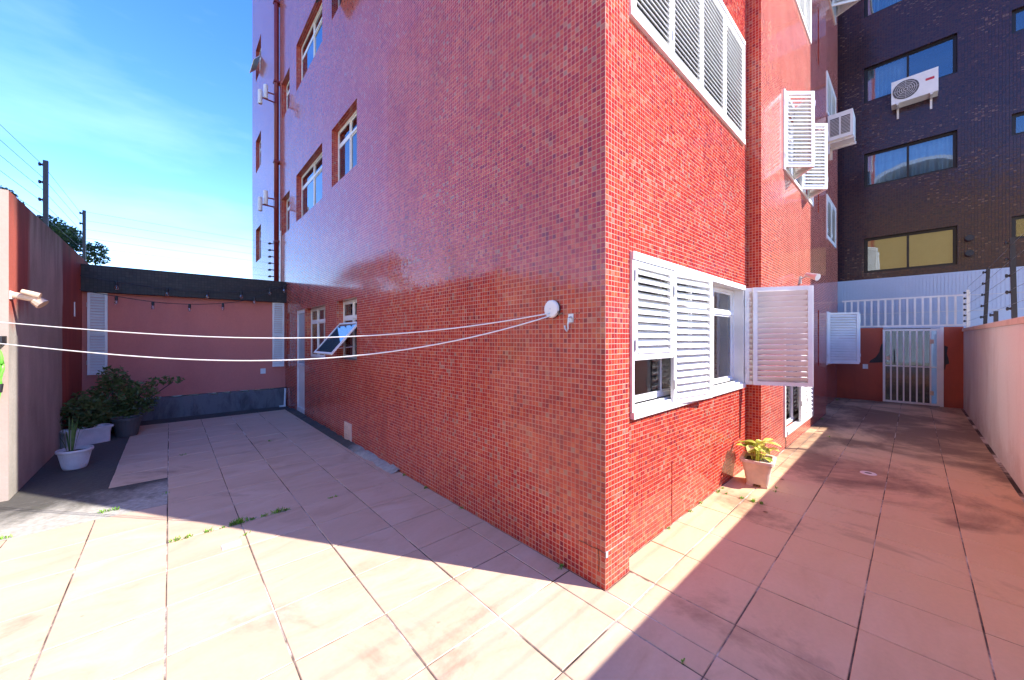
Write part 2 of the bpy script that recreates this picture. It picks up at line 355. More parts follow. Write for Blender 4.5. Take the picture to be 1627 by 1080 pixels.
# rough mortar strip along the foot of the left facade
kb = MB(); n = 60; prev = None
for k in range(n+1):
    y = 2.85 + (8.24-2.85)*k/n; w = 0.05 + 0.08*random.random(); hh = 0.012 + 0.03*random.random()
    ring = [(0.0, y, hh), (-w*0.5, y, hh*random.uniform(.7, 1.3)), (-w, y, hh*0.5), (-0.135, y, -0.006)]
    if prev: kb.add(prev+ring, [(0,1,5,4), (1,2,6,5), (2,3,7,6)])
    prev = ring
tag(kb.build('mortar_kerb', M['concrete'], smooth=True), kind='structure')

# ---------------------------------------------------------------- wall with openings (local: u right seen from outside, y inward, z up)
def wall_mesh(u0, u1, z0, z1, ops, depth=0.12):
    us = sorted({u0, u1, *[o[0] for o in ops], *[o[1] for o in ops]}); zs = sorted({z0, z1, *[o[2] for o in ops], *[o[3] for o in ops]})
    us = [u for u in us if u0 <= u <= u1]; zs = [z for z in zs if z0 <= z <= z1]; mb = MB()
    for a, b in zip(us, us[1:]):
        for c, d in zip(zs, zs[1:]):
            um, zm = (a+b)/2, (c+d)/2
            if any(o[0] < um < o[1] and o[2] < zm < o[3] for o in ops): continue
            mb.add([(a, 0, c), (b, 0, c), (b, 0, d), (a, 0, d)], [(0,1,2,3)])
    for a, b, c, d in ops:
        mb.add([(a,0,c), (a,0,d), (a,depth,d), (a,depth,c)], [(0,1,2,3)]); mb.add([(b,0,c), (b,depth,c), (b,depth,d), (b,0,d)], [(0,1,2,3)])
        mb.add([(a,0,c), (a,depth,c), (b,depth,c), (b,0,c)], [(0,1,2,3)]); mb.add([(a,0,d), (b,0,d), (b,depth,d), (a,depth,d)], [(0,1,2,3)])
    return mb
WEST = -math.pi/2                                           # outward normal -X: u -> -Y, inward -> +X

def window(parent, rotz, origin, u0, u1, z0, z1, inset=0.09, cols=2, transom=0.27, mat='white_metal', glass='glass', fw=0.035, lit=(), backing=None):
    """frame with transom and sliding sashes; children: pane, sash_bar"""
    w, hgt = u1-u0, z1-z0; e = 0.003
    f = MB().box(e, w-e, 0, 0.05, e, fw).box(e, w-e, 0, 0.05, hgt-fw, hgt-e).box(e, fw, 0, 0.05, fw, hgt-fw).box(w-fw, w-e, 0, 0.05, fw, hgt-fw)
    zt = hgt*(1-transom) if transom else hgt-fw
    if transom: f.box(fw, w-fw, 0.004, 0.046, zt-fw/2, zt+fw/2)
    q = Matrix.Rotation(rotz, 4, 'Z'); loc = Vector(origin) + q @ Vector((u0, inset, z0))
    fo = f.build('window', M[mat], parent, loc, rotz)
    rows = [(fw, zt-fw/2 if transom else hgt-fw)] + ([(zt+fw/2, hgt-fw)] if transom else [])
    for r, (a, b) in enumerate(rows):
        for c in range(cols):
            x0 = fw+(w-2*fw)*c/cols; x1 = fw+(w-2*fw)*(c+1)/cols; yy = 0.012 + 0.016*(c % 2)
            s = MB(); t = 0.022
            s.box(x0, x1, yy-.008, yy+.008, a, a+t).box(x0, x1, yy-.008, yy+.008, b-t, b).box(x0, x0+t, yy-.008, yy+.008, a+t, b-t).box(x1-t, x1, yy-.008, yy+.008, a+t, b-t)
            s.build('sash', M[mat], fo)
            MB().box(x0+t, x1-t, yy-.002, yy+.002, a+t, b-t).build('pane', M[glass], fo)
    return fo

slat_cache = {}
def shutter(parent, loc, rotz, w, hgt, n, name='shutter', mat='white_metal', fr=0.045, flip=-1, tilt=38, mid=False, label=None):
    th = 0.03
    f = MB().box(0, fr, 0, th, 0, hgt).box(w-fr, w, 0, th, 0, hgt).box(fr, w-fr, 0.001, th-.001, 0, fr).box(fr, w-fr, 0.001, th-.001, hgt-fr, hgt)
    if mid: f.box(fr, w-fr, 0.001, th-.001, hgt/2-fr/2, hgt/2+fr/2)
    o = f.build(name, M[mat], parent, loc, rotz)
    pitch = (hgt-2*fr)/n; key = (round(w, 3), round(pitch, 4), flip, tilt)
    if key not in slat_cache:
        Mx = Matrix.Rotation(R(tilt)*flip, 4, 'X'); hw = (w-2*fr)/2-.001
        sh = pitch*0.56
        slat_cache[key] = MB().box(-hw, hw, -.0028, .0028, -sh, sh, Mx).mesh('slat')
    for k in range(n):
        z = fr + pitch*(k+.5)
        if mid and abs(z-hgt/2) < fr*.6: continue
        put('slat', slat_cache[key], M[mat], o, (w/2, th/2, z))
    for zz in (hgt*.15, hgt*.85):
        MB().cyl((0.0, -0.006, zz-.04), (0.0, -0.006, zz+.04), 0.007, n=8).build('hinge', M['alu'], o)
    if label: o['label'] = label
    return o

# ---------------------------------------------------------------- red apartment building
bld = tag(empty('apartment_building'), 'tall red mosaic-tiled apartment building whose corner faces the yard', 'building')
TOP = 16.0; YF = 13.71
def flo(a, b): return (a, b)
left_ops = []                                               # (y0, y1, z0, z1)
left_ops += [(4.255, 5.155, 1.27, 2.21), (5.764, 7.09, 1.22, 2.2), (7.148, 7.872, 0.0, 2.2), (8.456, 8.72, 1.23, 2.19)]
for k in range(4):
    z = 4.15 + 2.93*k - (0.0 if k == 0 else 0.08)
    if z + 1.0 < TOP: left_ops += [(4.255, 5.416, z+.02, z+1.0), (5.95, 7.834, z-.01, z+1.0), (8.45, 9.256, z-.03, z+.87), (12.1, 13.03, z-.12, z+.92)]
ops_l = [(-b, -a, c, d) for a, b, c, d in left_ops]
wl = wall_mesh(-YF, 0, -0.1, TOP, ops_l, 0.16).build('wall', M['mosaic'], bld, (0, 0, 0), WEST)
wl['label'] = 'shaded mosaic facade facing the courtyard'
# street-side walls: pier, recessed bay, projecting bay, far bay
pier = MB().add([(0,0,-.1), (.29,0,-.1), (.29,0,TOP), (0,0,TOP), (.29,.09,-.1), (.29,.09,TOP)], [(0,1,2,3), (1,4,5,2)]).build('pier', M['mosaic'], bld)
X2 = 3.28; X3 = 8.2; X4 = 11.3; Y2 = -0.06; Y3 = 0.08; Y1 = 0.09
op1 = [(0.47, 3.10, 1.05, 2.225), (0.46, 3.10, 4.0, 5.17), (0.46, 3.10, 6.93, 8.1), (.46, 3.1, 9.86, 11.03)]
wr1 = wall_mesh(0.29, X2, -0.1, TOP, op1, 0.14).build('wall', M['mosaic'], bld, (0, Y1, 0)); wr1['label'] = 'sunlit recessed mosaic bay beside the corner'
MB().add([(X2,Y1,-.1), (X2,Y2,-.1), (X2,Y2,TOP), (X2,Y1,TOP)], [(0,1,2,3)]).build('bay_return', M['mosaic'], bld)
op2 = [(4.47, 6.60, 0.22, 2.2), (4.43, 6.62, 4.05, 5.13), (4.43, 6.42, 6.93, 8.0), (4.43, 6.42, 9.86, 10.9)] + [(7.22, 7.36, z, z+1.1) for z in (1.05, 4.05, 6.95, 9.9)]
wr2 = wall_mesh(X2, X3, -0.1, TOP, op2, 0.14).build('wall', M['mosaic'], bld, (0, Y2, 0)); wr2['label'] = 'projecting mosaic bay along the passage'
MB().add([(X3,Y2,-.1), (X3,Y3,-.1), (X3,Y3,TOP), (X3,Y2,TOP)], [(0,1,2,3)]).build('bay_return', M['mosaic'], bld)
op3 = [(9.42, 10.85, 1.0, 2.2), (9.42, 10.85, 4.0, 4.98), (9.42, 10.85, 6.98, 7.9), (9.42, 10.85, 9.9, 10.9)]
wall_mesh(X3, X4, -0.1, TOP, op3, 0.14).build('wall', M['mosaic'], bld, (0, Y3, 0))
MB().add([(0,YF,-.1), (X4,YF,-.1), (X4,YF,TOP), (0,YF,TOP)], [(0,1,2,3)]).add([(X4,Y3,-.1), (X4,YF,-.1), (X4,YF,TOP), (X4,Y3,TOP)], [(0,1,2,3)]).build('rear_wall', M['mosaic'], bld)
MB().box(-0.05, X4+.05, -0.1, YF+.05, TOP, TOP+.25).build('roof', M['concrete'], bld)
MB().box(0.25, X4-.3, .35, YF-.3, 2.62, 2.9).box(0.25, X4-.3, .35, YF-.3, 5.55, 5.83).box(0.25, X4-.3, .35, YF-.3, 8.48, 8.76).build('storey_slab', M['cream'], bld)
MB().box(.2, 1.45, .75, .80, .4, 2.6).build('room_partition', M['cream'], bld)
MB().add([(3.6,.3,0), (3.6,4,0), (3.6,4,2.6), (3.6,.3,2.6)], [(0,1,2,3)]).build('room_wall', M['cream'], bld)
MB().add([(.2,3.6,0), (3.6,3.6,0), (3.6,3.6,2.6), (.2,3.6,2.6)], [(0,1,2,3)]).build('room_wall', M['cream'], bld)

# mosaic pieces as relief: 300 largest as single tiles, the others joined
def tile_cells(axis, a0, a1, z0, z1, ops):
    out = []
    for i in range(math.ceil(a0/TM-1e-6), math.floor(a1/TM+1e-6)):
        for j in range(math.floor(z0/TM), math.floor(z1/TM)):
            c0, c1, d0, d1 = i*TM, (i+1)*TM, j*TM, (j+1)*TM
            if d0 < 0: continue
            if any(c1 > o[0] and c0 < o[1] and d1 > o[2] and d0 < o[3] for o in ops): continue
            out.append((c0+TM/2, d0+TM/2))
    return out
faces = [('x', 0.0, tile_cells('x', 0.0, 3.2, 0, 5.2, left_ops), wl), ('y', 0.0, tile_cells('y', 0.0, 0.29, 0, 6.9, []), pier),
         ('y', Y1, tile_cells('y', 0.30, X2-.002, 0, 6.9, op1), wr1)]
allt = []
for ax, pl, cells, own in faces:
    for a, z in cells:
        p = Vector((pl, a, z)) if ax == 'x' else Vector((a, pl, z)); d = p-EYE
        nrm = Vector((-1, 0, 0)) if ax == 'x' else Vector((0, -1, 0))
        area = -d.normalized().dot(nrm)/d.length_squared
        dep = d.dot(FWD); sx = 813.5+589*d.dot(Vector((FWD.y, -FWD.x, 0)))/dep; sy = 537-589*d.z/dep
        if not (0 < sx < 1627 and 0 < sy < 1080): area = 0
        allt.append((area, ax, p, own))
order = sorted(range(len(allt)), key=lambda i: -allt[i][0]); singles = set(order[:300])
TB, TT, TH = 0.0301/2, 0.0285/2, 0.0013
def tile_vf():
    vs = [(-TB, 0, -TB), (TB, 0, -TB), (TB, 0, TB), (-TB, 0, TB), (-TT, -TH, -TT), (TT, -TH, -TT), (TT, -TH, TT), (-TT, -TH, TT)]
    return vs, [(4,5,6,7), (0,1,5,4), (1,2,6,5), (2,3,7,6), (3,0,4,7)]
tv, tf = tile_vf(); tile_me = MB().add(tv, tf).mesh('tile')
joined = {}
for i, (ar, ax, p, own) in enumerate(allt):
    if i in singles:
        o = put('tile', tile_me, M['mosaic'], own)
        o.location = (-p.y, p.x, p.z) if ax == 'x' else (p.x, p.y-own.location.y, p.z)   # local of the wall
        o.rotation_euler = (random.gauss(0, .006), random.gauss(0, .008), random.gauss(0, .006))
    else:
        key = own.name
        V, Fc, ow = joined.setdefault(key, ([], [], own)); b = len(V)
        dx, dz, rt, pr, s1, s2 = random.gauss(0, .0004), random.gauss(0, .0004), random.gauss(0, .008), random.gauss(0, .0003), random.gauss(0, .005), random.gauss(0, .005)
        for (x, y, z) in tv:
            xx, zz = x - z*rt + dx, z + x*rt + dz; yy = y + (pr + x*s1 + z*s2 if y < 0 else 0)
            if ax == 'x': V.append((-p.y + xx, p.x + yy, p.z + zz))
            else: V.append((p.x + xx, p.y - ow.location.y + yy, p.z + zz))
        Fc += [tuple(k+b for k in f) for f in tf]
for V, Fc, ow in joined.values():
    me = bpy.data.meshes.new('tile_field'); me.from_pydata(V, [], Fc); me.update()
    tag(put('tile_field', me, M['mosaic'], ow), kind='stuff')

# cracks and repair at the corner foot
cr = MB()
def crack(mb, pts, w=0.004):
    for (y0, z0), (y1, z1) in zip(pts, pts[1:]):
        d = Vector((y1-y0, z1-z0)); nn = Vector((-d.y, d.x)).normalized()*w/2
        mb.add([(-.0030, y0+nn.x, z0+nn.y), (-.0030, y0-nn.x, z0-nn.y), (-.0030, y1-nn.x, z1-nn.y), (-.0030, y1+nn.x, z1+nn.y)], [(0,1,2,3)])
crack(cr, [(.207, .236), (.16, .240), (.11, .236), (.06, .240), (.004, .235)]); crack(cr, [(.05, .235), (.046, .17), (.049, .098)], .005)
cr.build('crack', M['dark'], bld)
MB().box(.002, .02, -.0055, 0, .205, .243).build('mortar_patch', M['white_wall'], bld)
MB().box(.022, .288, -.0035, 0, .236, .241).build('crack', M['concrete'], bld)
MB().box(1.146, 1.156, Y1-.0045, Y1, 0.0, .54).build('maroon_strip', M['pipe'], bld)  # thin dark-red strip up the lower bay wall

# left facade windows
def lw(y0, y1, z0, z1, **k): return window(bld, WEST, (0, 0, 0), -y1, -y0, z0, z1, **k)
for a, b, c, d in left_ops:
    if (a, c) == (7.148, 0.0) or (a, c) == (4.255, 1.27): continue
    lw(a, b, c, d, inset=0.10, cols=3 if a == 5.764 else (1 if b-a < .6 else 2), transom=0.28, glass='glass')
MB().box(-7.06, -5.79, .34, .35, 1.24, 2.18).build('blind', M['curtain'], bld, None, WEST)
# awning window with its sash swung out
aw = window(bld, WEST, (0, 0, 0), -5.155, -4.255, 1.27, 2.21, inset=0.10, cols=2, transom=0.30)
sw = MB(); Wd, Hd = .86, .62
sw.box(-Wd/2, Wd/2, -.012, .012, -Hd, -Hd+.03).box(-Wd/2, Wd/2, -.012, .012, -.03, 0).box(-Wd/2, -Wd/2+.03, -.012, .012, -Hd+.03, -.03).box(Wd/2-.03, Wd/2, -.012, .012, -Hd+.03, -.03)
so = sw.build('awning_sash', M['white_metal'], bld, (0.05, 4.705, 1.84), WEST); so.rotation_euler = (R(-40), 0, WEST)
MB().box(-Wd/2+.03, Wd/2-.03, -.004, .004, -Hd+.03, -.03).build('pane', M['blue_pane'], so)
MB().tube([(-.40, .01, -.5), (-.40, .36, -.14)], .006, 6).build('stay_arm', M['alu'], so); MB().tube([(.40, .01, -.5), (.40, .36, -.14)], .006, 6).build('stay_arm', M['alu'], so)
# door
dr = MB().box(-.715, -.655, 0, .05, 0, 2.19).box(-.07, -.01, 0, .05, 0, 2.19).box(-.655, -.07, 0, .05, 2.12, 2.19).box(-.655, -.07, .0, .05, 0, .10).box(-.655, -.07, .005, .045, .95, 1.05)
do = dr.build('door', M['white_metal'], bld, (0.02, 7.148, 0.01), WEST)
MB().box(-.655, -.07, .02, .03, 1.05, 2.12).build('pane', M['frosted'], do); MB().box(-.655, -.07, .015, .035, .10, .95).build('panel', M['white_metal'], do)
MB().cyl((-.11, -.05, 1.02), (-.11, .0, 1.02), .012).cyl((-.11, -.05, 1.02), (-.22, -.05, 1.02), .009).build('handle', M['alu'], do)
MB().box(-7.9, -7.1, -.03, .02, -.005, .02).build('threshold', M['concrete'], bld, None, WEST)
# service vent plate low on the facade
vp = MB().box(-4.764, -4.461, -.012, 0, .02, .29).build('vent_plate', M['planter'], bld, None, WEST)
for k in range(6): MB().box(-4.74, -4.485, -.018, -.012, .05+k*.038, .066+k*.038).build('vent_slat', M['planter'], vp)
# downpipe with brackets
pm = MB().cyl((-.065, 9.53, 2.6), (-.065, 9.53, TOP), .055, n=14)
po = pm.build('downpipe', M['pipe'], bld, smooth=True)
for z in (4.0, 6.0, 8.0, 10.0, 12.0): MB().box(-.13, 0.0, 9.46, 9.60, z, z+.05).build('bracket', M['pipe'], po)
MB().tube([(-.02, 9.30, 2.9), (-.02, 9.30, 4.25)], .018, 8).build('cable_conduit', M['white_plastic'], bld)
# narrow end windows with tilted sashes
for z in (9.65,):
    s = MB().box(-.4, .4, -.010, .010, -.26, 0).build('tilted_sash', M['alu'], bld, (-.01, 12.55, z+.55), WEST); s.rotation_euler = (R(-40), 0, WEST)
s = MB().box(-.5, .5, -.012, .012, -.45, 0).build('tilted_sash', M['bronze'], bld, (0.0, 4.85, 7.5), WEST); s.rotation_euler = (R(-35), 0, WEST)

# right (sunlit) windows: bay 1
def rw(u0, u1, z0, z1, y, **k): return window(bld, 0, (0, y, 0), u0, u1, z0, z1, **k)
u0, u1, z0, z1 = op1[0]
fr = MB().box(u0-.012, u1+.012, Y1-.03, Y1+.09, z1-.045, z1+.012).box(u0-.012, u0+.016, Y1-.02, Y1+.09, z0, z1-.045).box(u1-.03, u1+.012, Y1-.02, Y1+.12, z0, z1-.045)
fr.build('shutter_frame', M['white_metal'], bld)
sl = MB().box(u0-.012, u1+.012, Y1-.035, Y1+.13, z0-.045, z0+.004).box(u0+.02, u1-.03, Y1-.005, Y1+.012, z0+.004, z0+.025).box(u0+.02, u1-.03, Y1+.04, Y1+.055, z0+.004, z0+.035)
sl.build('sill', M['white_metal'], bld)
rw(u0+.02, u1-.03, z0+.035, z1-.045, Y1, inset=.085, cols=4, transom=.26, glass='glass')
wleaf = (u1-u0-.06)/4
shutter(bld, (u0+.018, Y1-.022, 1.435), 0, wleaf, z1-.048-1.435, 11, tilt=40, label='raised white louvre leaf with open gap below')
shutter(bld, (u0+.018+wleaf+.006, Y1-.026, z0-.02), R(-7), wleaf+.02, z1-.045-z0+.018, 17, tilt=40, label='white louvre leaf standing slightly ajar')
a = math.atan2(-0.597, 0.279)
shutter(bld, (3.09, Y1-.03, z0-.01), a, .665, 1.165, 17, tilt=36, flip=1, label='white louvre leaf folded out at right angles')
shutter(bld, (3.09+.665*math.cos(a)+.045, Y1-.03+.665*math.sin(a)+.01, z0-.01), a+math.pi+R(4), .60, 1.165, 17, tilt=40)
for zf in (1, 2, 3):                                        # closed four-leaf louvres above
    u0, u1, z0, z1 = op1[zf]
    f = MB().box(u0-.03, u1+.012, Y1-.03, Y1+.05, z0-.05, z0+.01).box(u0-.03, u1+.012, Y1-.03, Y1+.05, z1-.01, z1+.03).box(u0-.03, u0+.015, Y1-.025, Y1+.05, z0+.01, z1-.01).box(u1-.015, u1+.012, Y1-.025, Y1+.05, z0+.01, z1-.01)
    f.build('shutter_frame', M['white_metal'], bld)
    w4 = (u1-u0-.03)/4
    for k in range(4): shutter(bld, (u0+.015+k*w4, Y1-.018, z0+.012), 0, w4-.004, z1-z0-.024, 22, tilt=40)
    MB().box(u0+.02, u1-.02, Y1+.13, Y1+.14, z0+.01, z1-.01).build('window_backing', M['dark'], bld)
# bay 2
def surround(u0, u1, z0, z1, y):
    MB().box(u0-.03, u1+.03, y-.02, y+.06, z0-.04, z0+.012).box(u0-.03, u1+.03, y-.02, y+.06, z1-.012, z1+.03).box(u0-.03, u0+.018, y-.02, y+.06, z0+.012, z1-.012).box(u1-.018, u1+.03, y-.02, y+.06, z0+.012, z1-.012).build('shutter_frame', M['white_metal'], bld)
u0, u1, z0, z1 = op2[0]; surround(u0, u1, z0, z1, Y2)
rw(u0+.02, u1-.02, z0+.015, z1-.015, Y2, inset=.085, cols=4, transom=0, glass='glass')
shutter(bld, (u0+1.07, Y2-.018, z0+.015), 0, .52, z1-z0-.03, 26, tilt=40); shutter(bld, (u0+1.595, Y2-.018, z0+.015), 0, .515, z1-z0-.03, 26, tilt=40)
u0, u1, z0, z1 = op2[1]; surround(u0, u1, z0, z1, Y2)
rw(u0+.02, u1-.02, z0+.015, z1-.015, Y2, inset=.085, cols=4, transom=.26, glass='glass')
for hx in (4.43, 5.60):
    lf = .42; aa = R(-43); ap = (hx+lf*math.cos(aa), Y2-.02+lf*math.sin(aa))
    shutter(bld, (hx, Y2-.02, z0), aa, lf, z1-z0, 18, tilt=40, label='white louvre leaf swung outward in a fold')
    shutter(bld, (ap[0]+.02, ap[1]+.01, z0), R(40), lf, z1-z0, 18, tilt=40)
for (u0, u1, z0, z1) in op2[2:4]:
    surround(u0, u1, z0, z1, Y2)
    for k in range(4): shutter(bld, (u0+.02+k*.488, Y2-.015, z0+.014), 0, .484, z1-z0-.028, 17, tilt=40)
for (u0, u1, z0, z1) in op2[4:]: MB().box(u0+.002, u1-.002, Y2+.06, Y2+.10, z0+.002, z1-.002).build('slit_window', M['bronze'], bld)
# bay 3
for q, (u0, u1, z0, z1) in enumerate(op3):
    surround(u0, u1, z0, z1, Y3)
    if q in (1, 2):
        for k in range(2): shutter(bld, (u0+.02+k*.70, Y3-.015, z0+.014), 0, .69, z1-z0-.028, 16, tilt=40)
    else:
        rw(u0+.02, u1-.02, z0+.015, z1-.015, Y3, inset=.085, cols=2, transom=.26)
        for hx, ln in ((u0, .60), (u0+.72, .56)):
            aa = R(-62); shutter(bld, (hx, Y3-.02, z0), aa, ln, z1-z0, 18, tilt=40)
            shutter(bld, (hx+ln*math.cos(aa)+.03, Y3-.02+ln*math.sin(aa), z0), R(66), ln*.9, z1-z0, 18, tilt=40)

# ---------------------------------------------------------------- things fixed to the red building
cl = empty('clothesline', (0, .43, 1.808)); tag(cl, 'retractable clothesline with round white reel and two white cords', 'clothesline')
rl = MB(); Mr = Matrix.Rotation(-math.pi/2, 4, 'Y')
rl.lathe([(0, .040), (.054, .039), (.062, .034), (.064, .018), (.056, .004), (0, .004)], 36, Mr).build('reel', M['white_plastic'], cl, smooth=False)
MB().lathe([(.064, .0), (.064, .016), (.0, .016)], 28, Mr).build('back_plate', M['black'], cl)
MB().cyl((-.043, 0, 0), (-.040, 0, 0), .005).build('screw', M['alu'], cl)
MB().tube([(-.02, -.055, -.02), (-.03, -.075, -.045), (-.025, -.10, -.035)], .008, 6).build('cord_stop', M['rust'], cl)
for (dz0, end_z, sag, r) in ((-.03, 1.80, .19, .0042), (-.05, 1.62, .285, .0046)):
    pts = []
    for k in range(49):
        s = k/48; x = -.04 + (-3.7+.04)*s; y = .0 + (4.70-.43)*s
        z = dz0*(1-s) + (end_z-1.808)*s - 4*sag*s*(1-s)*(1+.55*(1-2*s))*.92
        pts.append((x, y, z))
    MB().tube(pts, r, 6).build('cord', M['cord'], cl, smooth=True)
hk = empty('wall_hook', (0, .272, 1.717)); tag(hk, 'small galvanised hook on a plate beside the clothesline reel', 'hook')
MB().box(-.006, 0, -.022, .022, -.01, .05).build('plate', M['alu'], hk)
MB().tube([(-.008, 0, .03), (-.03, 0, .02), (-.034, .002, -.02), (-.03, .004, -.055), (-.022, .02, -.07), (-.02, .036, -.055), (-.02, .042, -.03)], .006, 8).build('hook', M['alu'], hk)
for (yy, zz) in ((.205, 1.77), (.225, 1.77), (.205, 1.725), (.235, 1.73)):
    MB().cyl((-.005, yy-.272, zz-1.717), (0, yy-.272, zz-1.717), .004, n=8).build('screw', M['rust'], hk)

def antenna(z, label):
    t = empty('panel_antenna', (-.06, 9.53, z)); tag(t, label, 'antenna', 'paired white cylinders on the downpipe')
    for dx, dy, dz in ((-.19, .02, .10), (-.31, -.02, -.10)):
        MB().tube([(-.05, 0, dz), (dx, dy, dz)], .018, 8).build('arm', M['pipe'], t)
        MB().lathe([(0, -.17), (.042, -.17), (.048, -.16), (.048, .16), (.042, .17), (0, .17)], 16, Matrix.Translation((dx-.04, dy, dz))).build('cylinder', M['white_plastic'], t, smooth=False)
    MB().box(-.06, 0.0, -.065, .065, -.13, .13).build('clamp', M['pipe'], t)
antenna(7.6, 'upper pair of white cylinders on arms from the maroon downpipe'); antenna(4.98, 'lower pair of white cylinders on arms from the maroon downpipe')

sp = empty('spotlight', (5.54, Y2, 2.55)); tag(sp, 'small metal spotlight above the open louvre on the passage wall', 'lamp')
MB().box(-.04, .04, -.02, 0, -.06, .06).build('bracket', M['alu'], sp)
MB().tube([(0, -.01, .02), (0, -.10, .06)], .012, 8).build('arm', M['alu'], sp); MB().cyl((0.02, -.08, .08), (-.06, -.24, .01), .035, .055, 14).build('lamp_head', M['alu'], sp)

def ac_unit(name, loc, rz, w, d, hgt, label, fan=True):
    t = empty(name, loc, rz); tag(t, label, 'air conditioner', 'outdoor air conditioner units')
    b = MB().box(-w/2, w/2, -d, 0, 0, hgt).build('casing', M['white_plastic'], t)
    if fan:
        r = hgt*.40; Mf = Matrix.Translation((-w*.18, -d-.002, hgt*.5)) @ Matrix.Rotation(R(90), 4, 'X')
        MB().lathe([(0, .004), (r, .004), (r, 0)], 28, Mf).build('fan_opening', M['grille'], t)
        gr = MB()
        for k in range(1, 6): gr.lathe([(r*k/6+.004, .010), (r*k/6-.004, .010)], 24, Mf)
        for k in range(8):
            an = math.pi*k/4; gr.tube([Mf @ Vector((.02*math.cos(an), .02*math.sin(an), .012)), Mf @ Vector((r*math.cos(an), r*math.sin(an), .012))], .003, 4)
        gr.build('fan_grille', M['old_plastic'], t)
        MB().box(w*.24, w*.42, -d-.004, -d, hgt*.56, hgt*.66).build('maker_badge', M['redtext'], t)
    else:
        for s in (-1, 1):
            g = MB().box(-w/2-.004, -w/2, -d*.5+s*d*.22-d*.18, -d*.5+s*d*.22+d*.18, hgt*.14, hgt*.82).build('side_grille', M['grille'], t)
            for k in range(12): MB().box(-w/2-.010, -w/2-.004, -d*.5+s*d*.22-d*.18, -d*.5+s*d*.22+d*.18, hgt*(.16+.054*k), hgt*(.175+.054*k)).build('grille_slat', M['old_plastic'], g)
    for s in (-1, 1): MB().box(s*w*.36-.02, s*w*.36+.02, -d*1.05, .02, -.05, 0).box(s*w*.36-.02, s*w*.36+.02, -.03, .02, -.28, -.05).build('bracket', M['old_plastic'], t)
    return t
ac_unit('air_conditioner', (9.72, Y3-.02, 6.26), 0, .56, .44, .60, 'boxy white air conditioner jutting from the red wall under louvres', fan=False)

# ---------------------------------------------------------------- brown building and passage end
XB = 12.0
bb = tag(empty('apartment_block', (XB, 0, 0)), 'dark brown tiled apartment block behind the passage gate', 'building')
YE, YW = -8.7, 6.0
wins = []                                                   # (y_right, y_left, z0, z1, kind)
zs = [(3.385, 4.335), (5.735, 6.66), (8.05, 9.015), (10.4, 11.35), (12.75, 13.7)]
for i, (a, b) in enumerate(zs): wins += [(-2.04, -.40, a, b, i), (-4.4, -2.83, a+.45, b+.02, 9), (-6.8, -5.2, a, b, 9)]
opsb = [(-y1, -y0, a, b) for y0, y1, a, b, k in wins]
wall_mesh(-YW, -YE, 3.21, 19, opsb, .14).build('wall', M['brown_tile'], bb, (0, 0, 0), WEST)
MB().add([(0,YE,-.1), (9,YE,-.1), (9,YE,19), (0,YE,19)], [(0,1,2,3)]).add([(9,YE,-.1), (9,YW,-.1), (9,YW,19), (9,YE,19)], [(0,1,2,3)]).add([(9,YW,-.1), (0,YW,-.1), (0,YW,19), (9,YW,19)], [(0,1,2,3)]).build('side_wall', M['brown_tile'], bb)
MB().box(-.05, 9.05, YE-.05, YW+.05, 19, 19.2).build('roof', M['concrete'], bb)
pw = MB().box(-.03, .12, YE, YW, -.1, 3.205).build('plinth', M['white_wall'], bb)
for k in range(70):
    y = .3 - k*.06
    if y > -4.0: MB().box(-.036, -.03, y-.02, y+.02, 2.3, 3.18).build('rib', M['white_wall'], pw)
for z in (2.62, 2.25): MB().box(-.04, -.03, -8, .3, z, z+.012).build('groove_line', M['old_plastic'], pw)
pleat_cache = {}
def pleats(w, hgt):
    mb = MB(); n = 60
    for k in range(n):
        x0, x1 = w*k/n, w*(k+1)/n; y0, y1 = .03*math.sin(k*1.1), .03*math.sin((k+1)*1.1)
        mb.add([(x0, y0, 0), (x1, y1, 0), (x1, y1, hgt), (x0, y0, hgt)], [(0,1,2,3)])
    return mb
for y0, y1, a, b, k in wins:
    if y1 < -5: continue
    window(bb, WEST, (0, 0, 0), -y1, -y0, a, b, inset=.08, cols=2, transom=0, mat='bronze', glass='glass_dark', fw=.045)
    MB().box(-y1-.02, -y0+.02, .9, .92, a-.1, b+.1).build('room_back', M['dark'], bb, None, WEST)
    if k == 0: MB().box(-y1+.02, -y0-.02, .20, .21, a, b-.02).build('blind', M['blind'], bb, None, WEST)
    elif k in (1, 2, 3): pleats((y1-y0)*(.97 if k == 1 else .5), b-a).build('curtain', M['curtain'], bb, (.24, y1-.02, a), WEST)
ac_unit('air_conditioner', (XB, -1.33, 7.62), WEST, .80, .32, .58, 'white split air conditioner with round fan on the brown facade')
for z in (3.62, 3.98): MB().cyl((-.002, -2.22, z), (-.12, -2.22, z), .05, .07, 12).build('wall_light', M['black'], bb)

gw = tag(empty('gate_wall', (11.2, -1, 0)), 'orange-red painted wall holding the barred gate', 'wall')
MB().box(0, .18, .20, 1.09, -.1, 1.86).build('wall', M['gate_wall'], gw); MB().box(0, .18, -1.09, -.80, -.1, 1.86).build('wall', M['gate_wall'], gw); MB().box(-.003, .183, -.80, .20, 1.84, 1.88).build('lintel', M['white_wall'], gw)
def flat_patch(pts): MB().prism([(-y-1+1, z) for y, z in pts], .003).build('black_patch', M['patch'], gw, (-.003, 0, 0), WEST)  # flat black shapes set on the wall either side of the gate
flat_patch([(.205, 1.45), (.225, 1.46), (.25, 1.38), (.27, 1.25), (.33, 1.12), (.44, 1.02), (.455, .965), (.205, .985)])
flat_patch([(-.805, 1.43), (-.86, 1.40), (-.845, 1.24), (-.87, 1.12), (-.88, 1.01), (-.83, .98), (-.82, .87), (-.803, .86)])
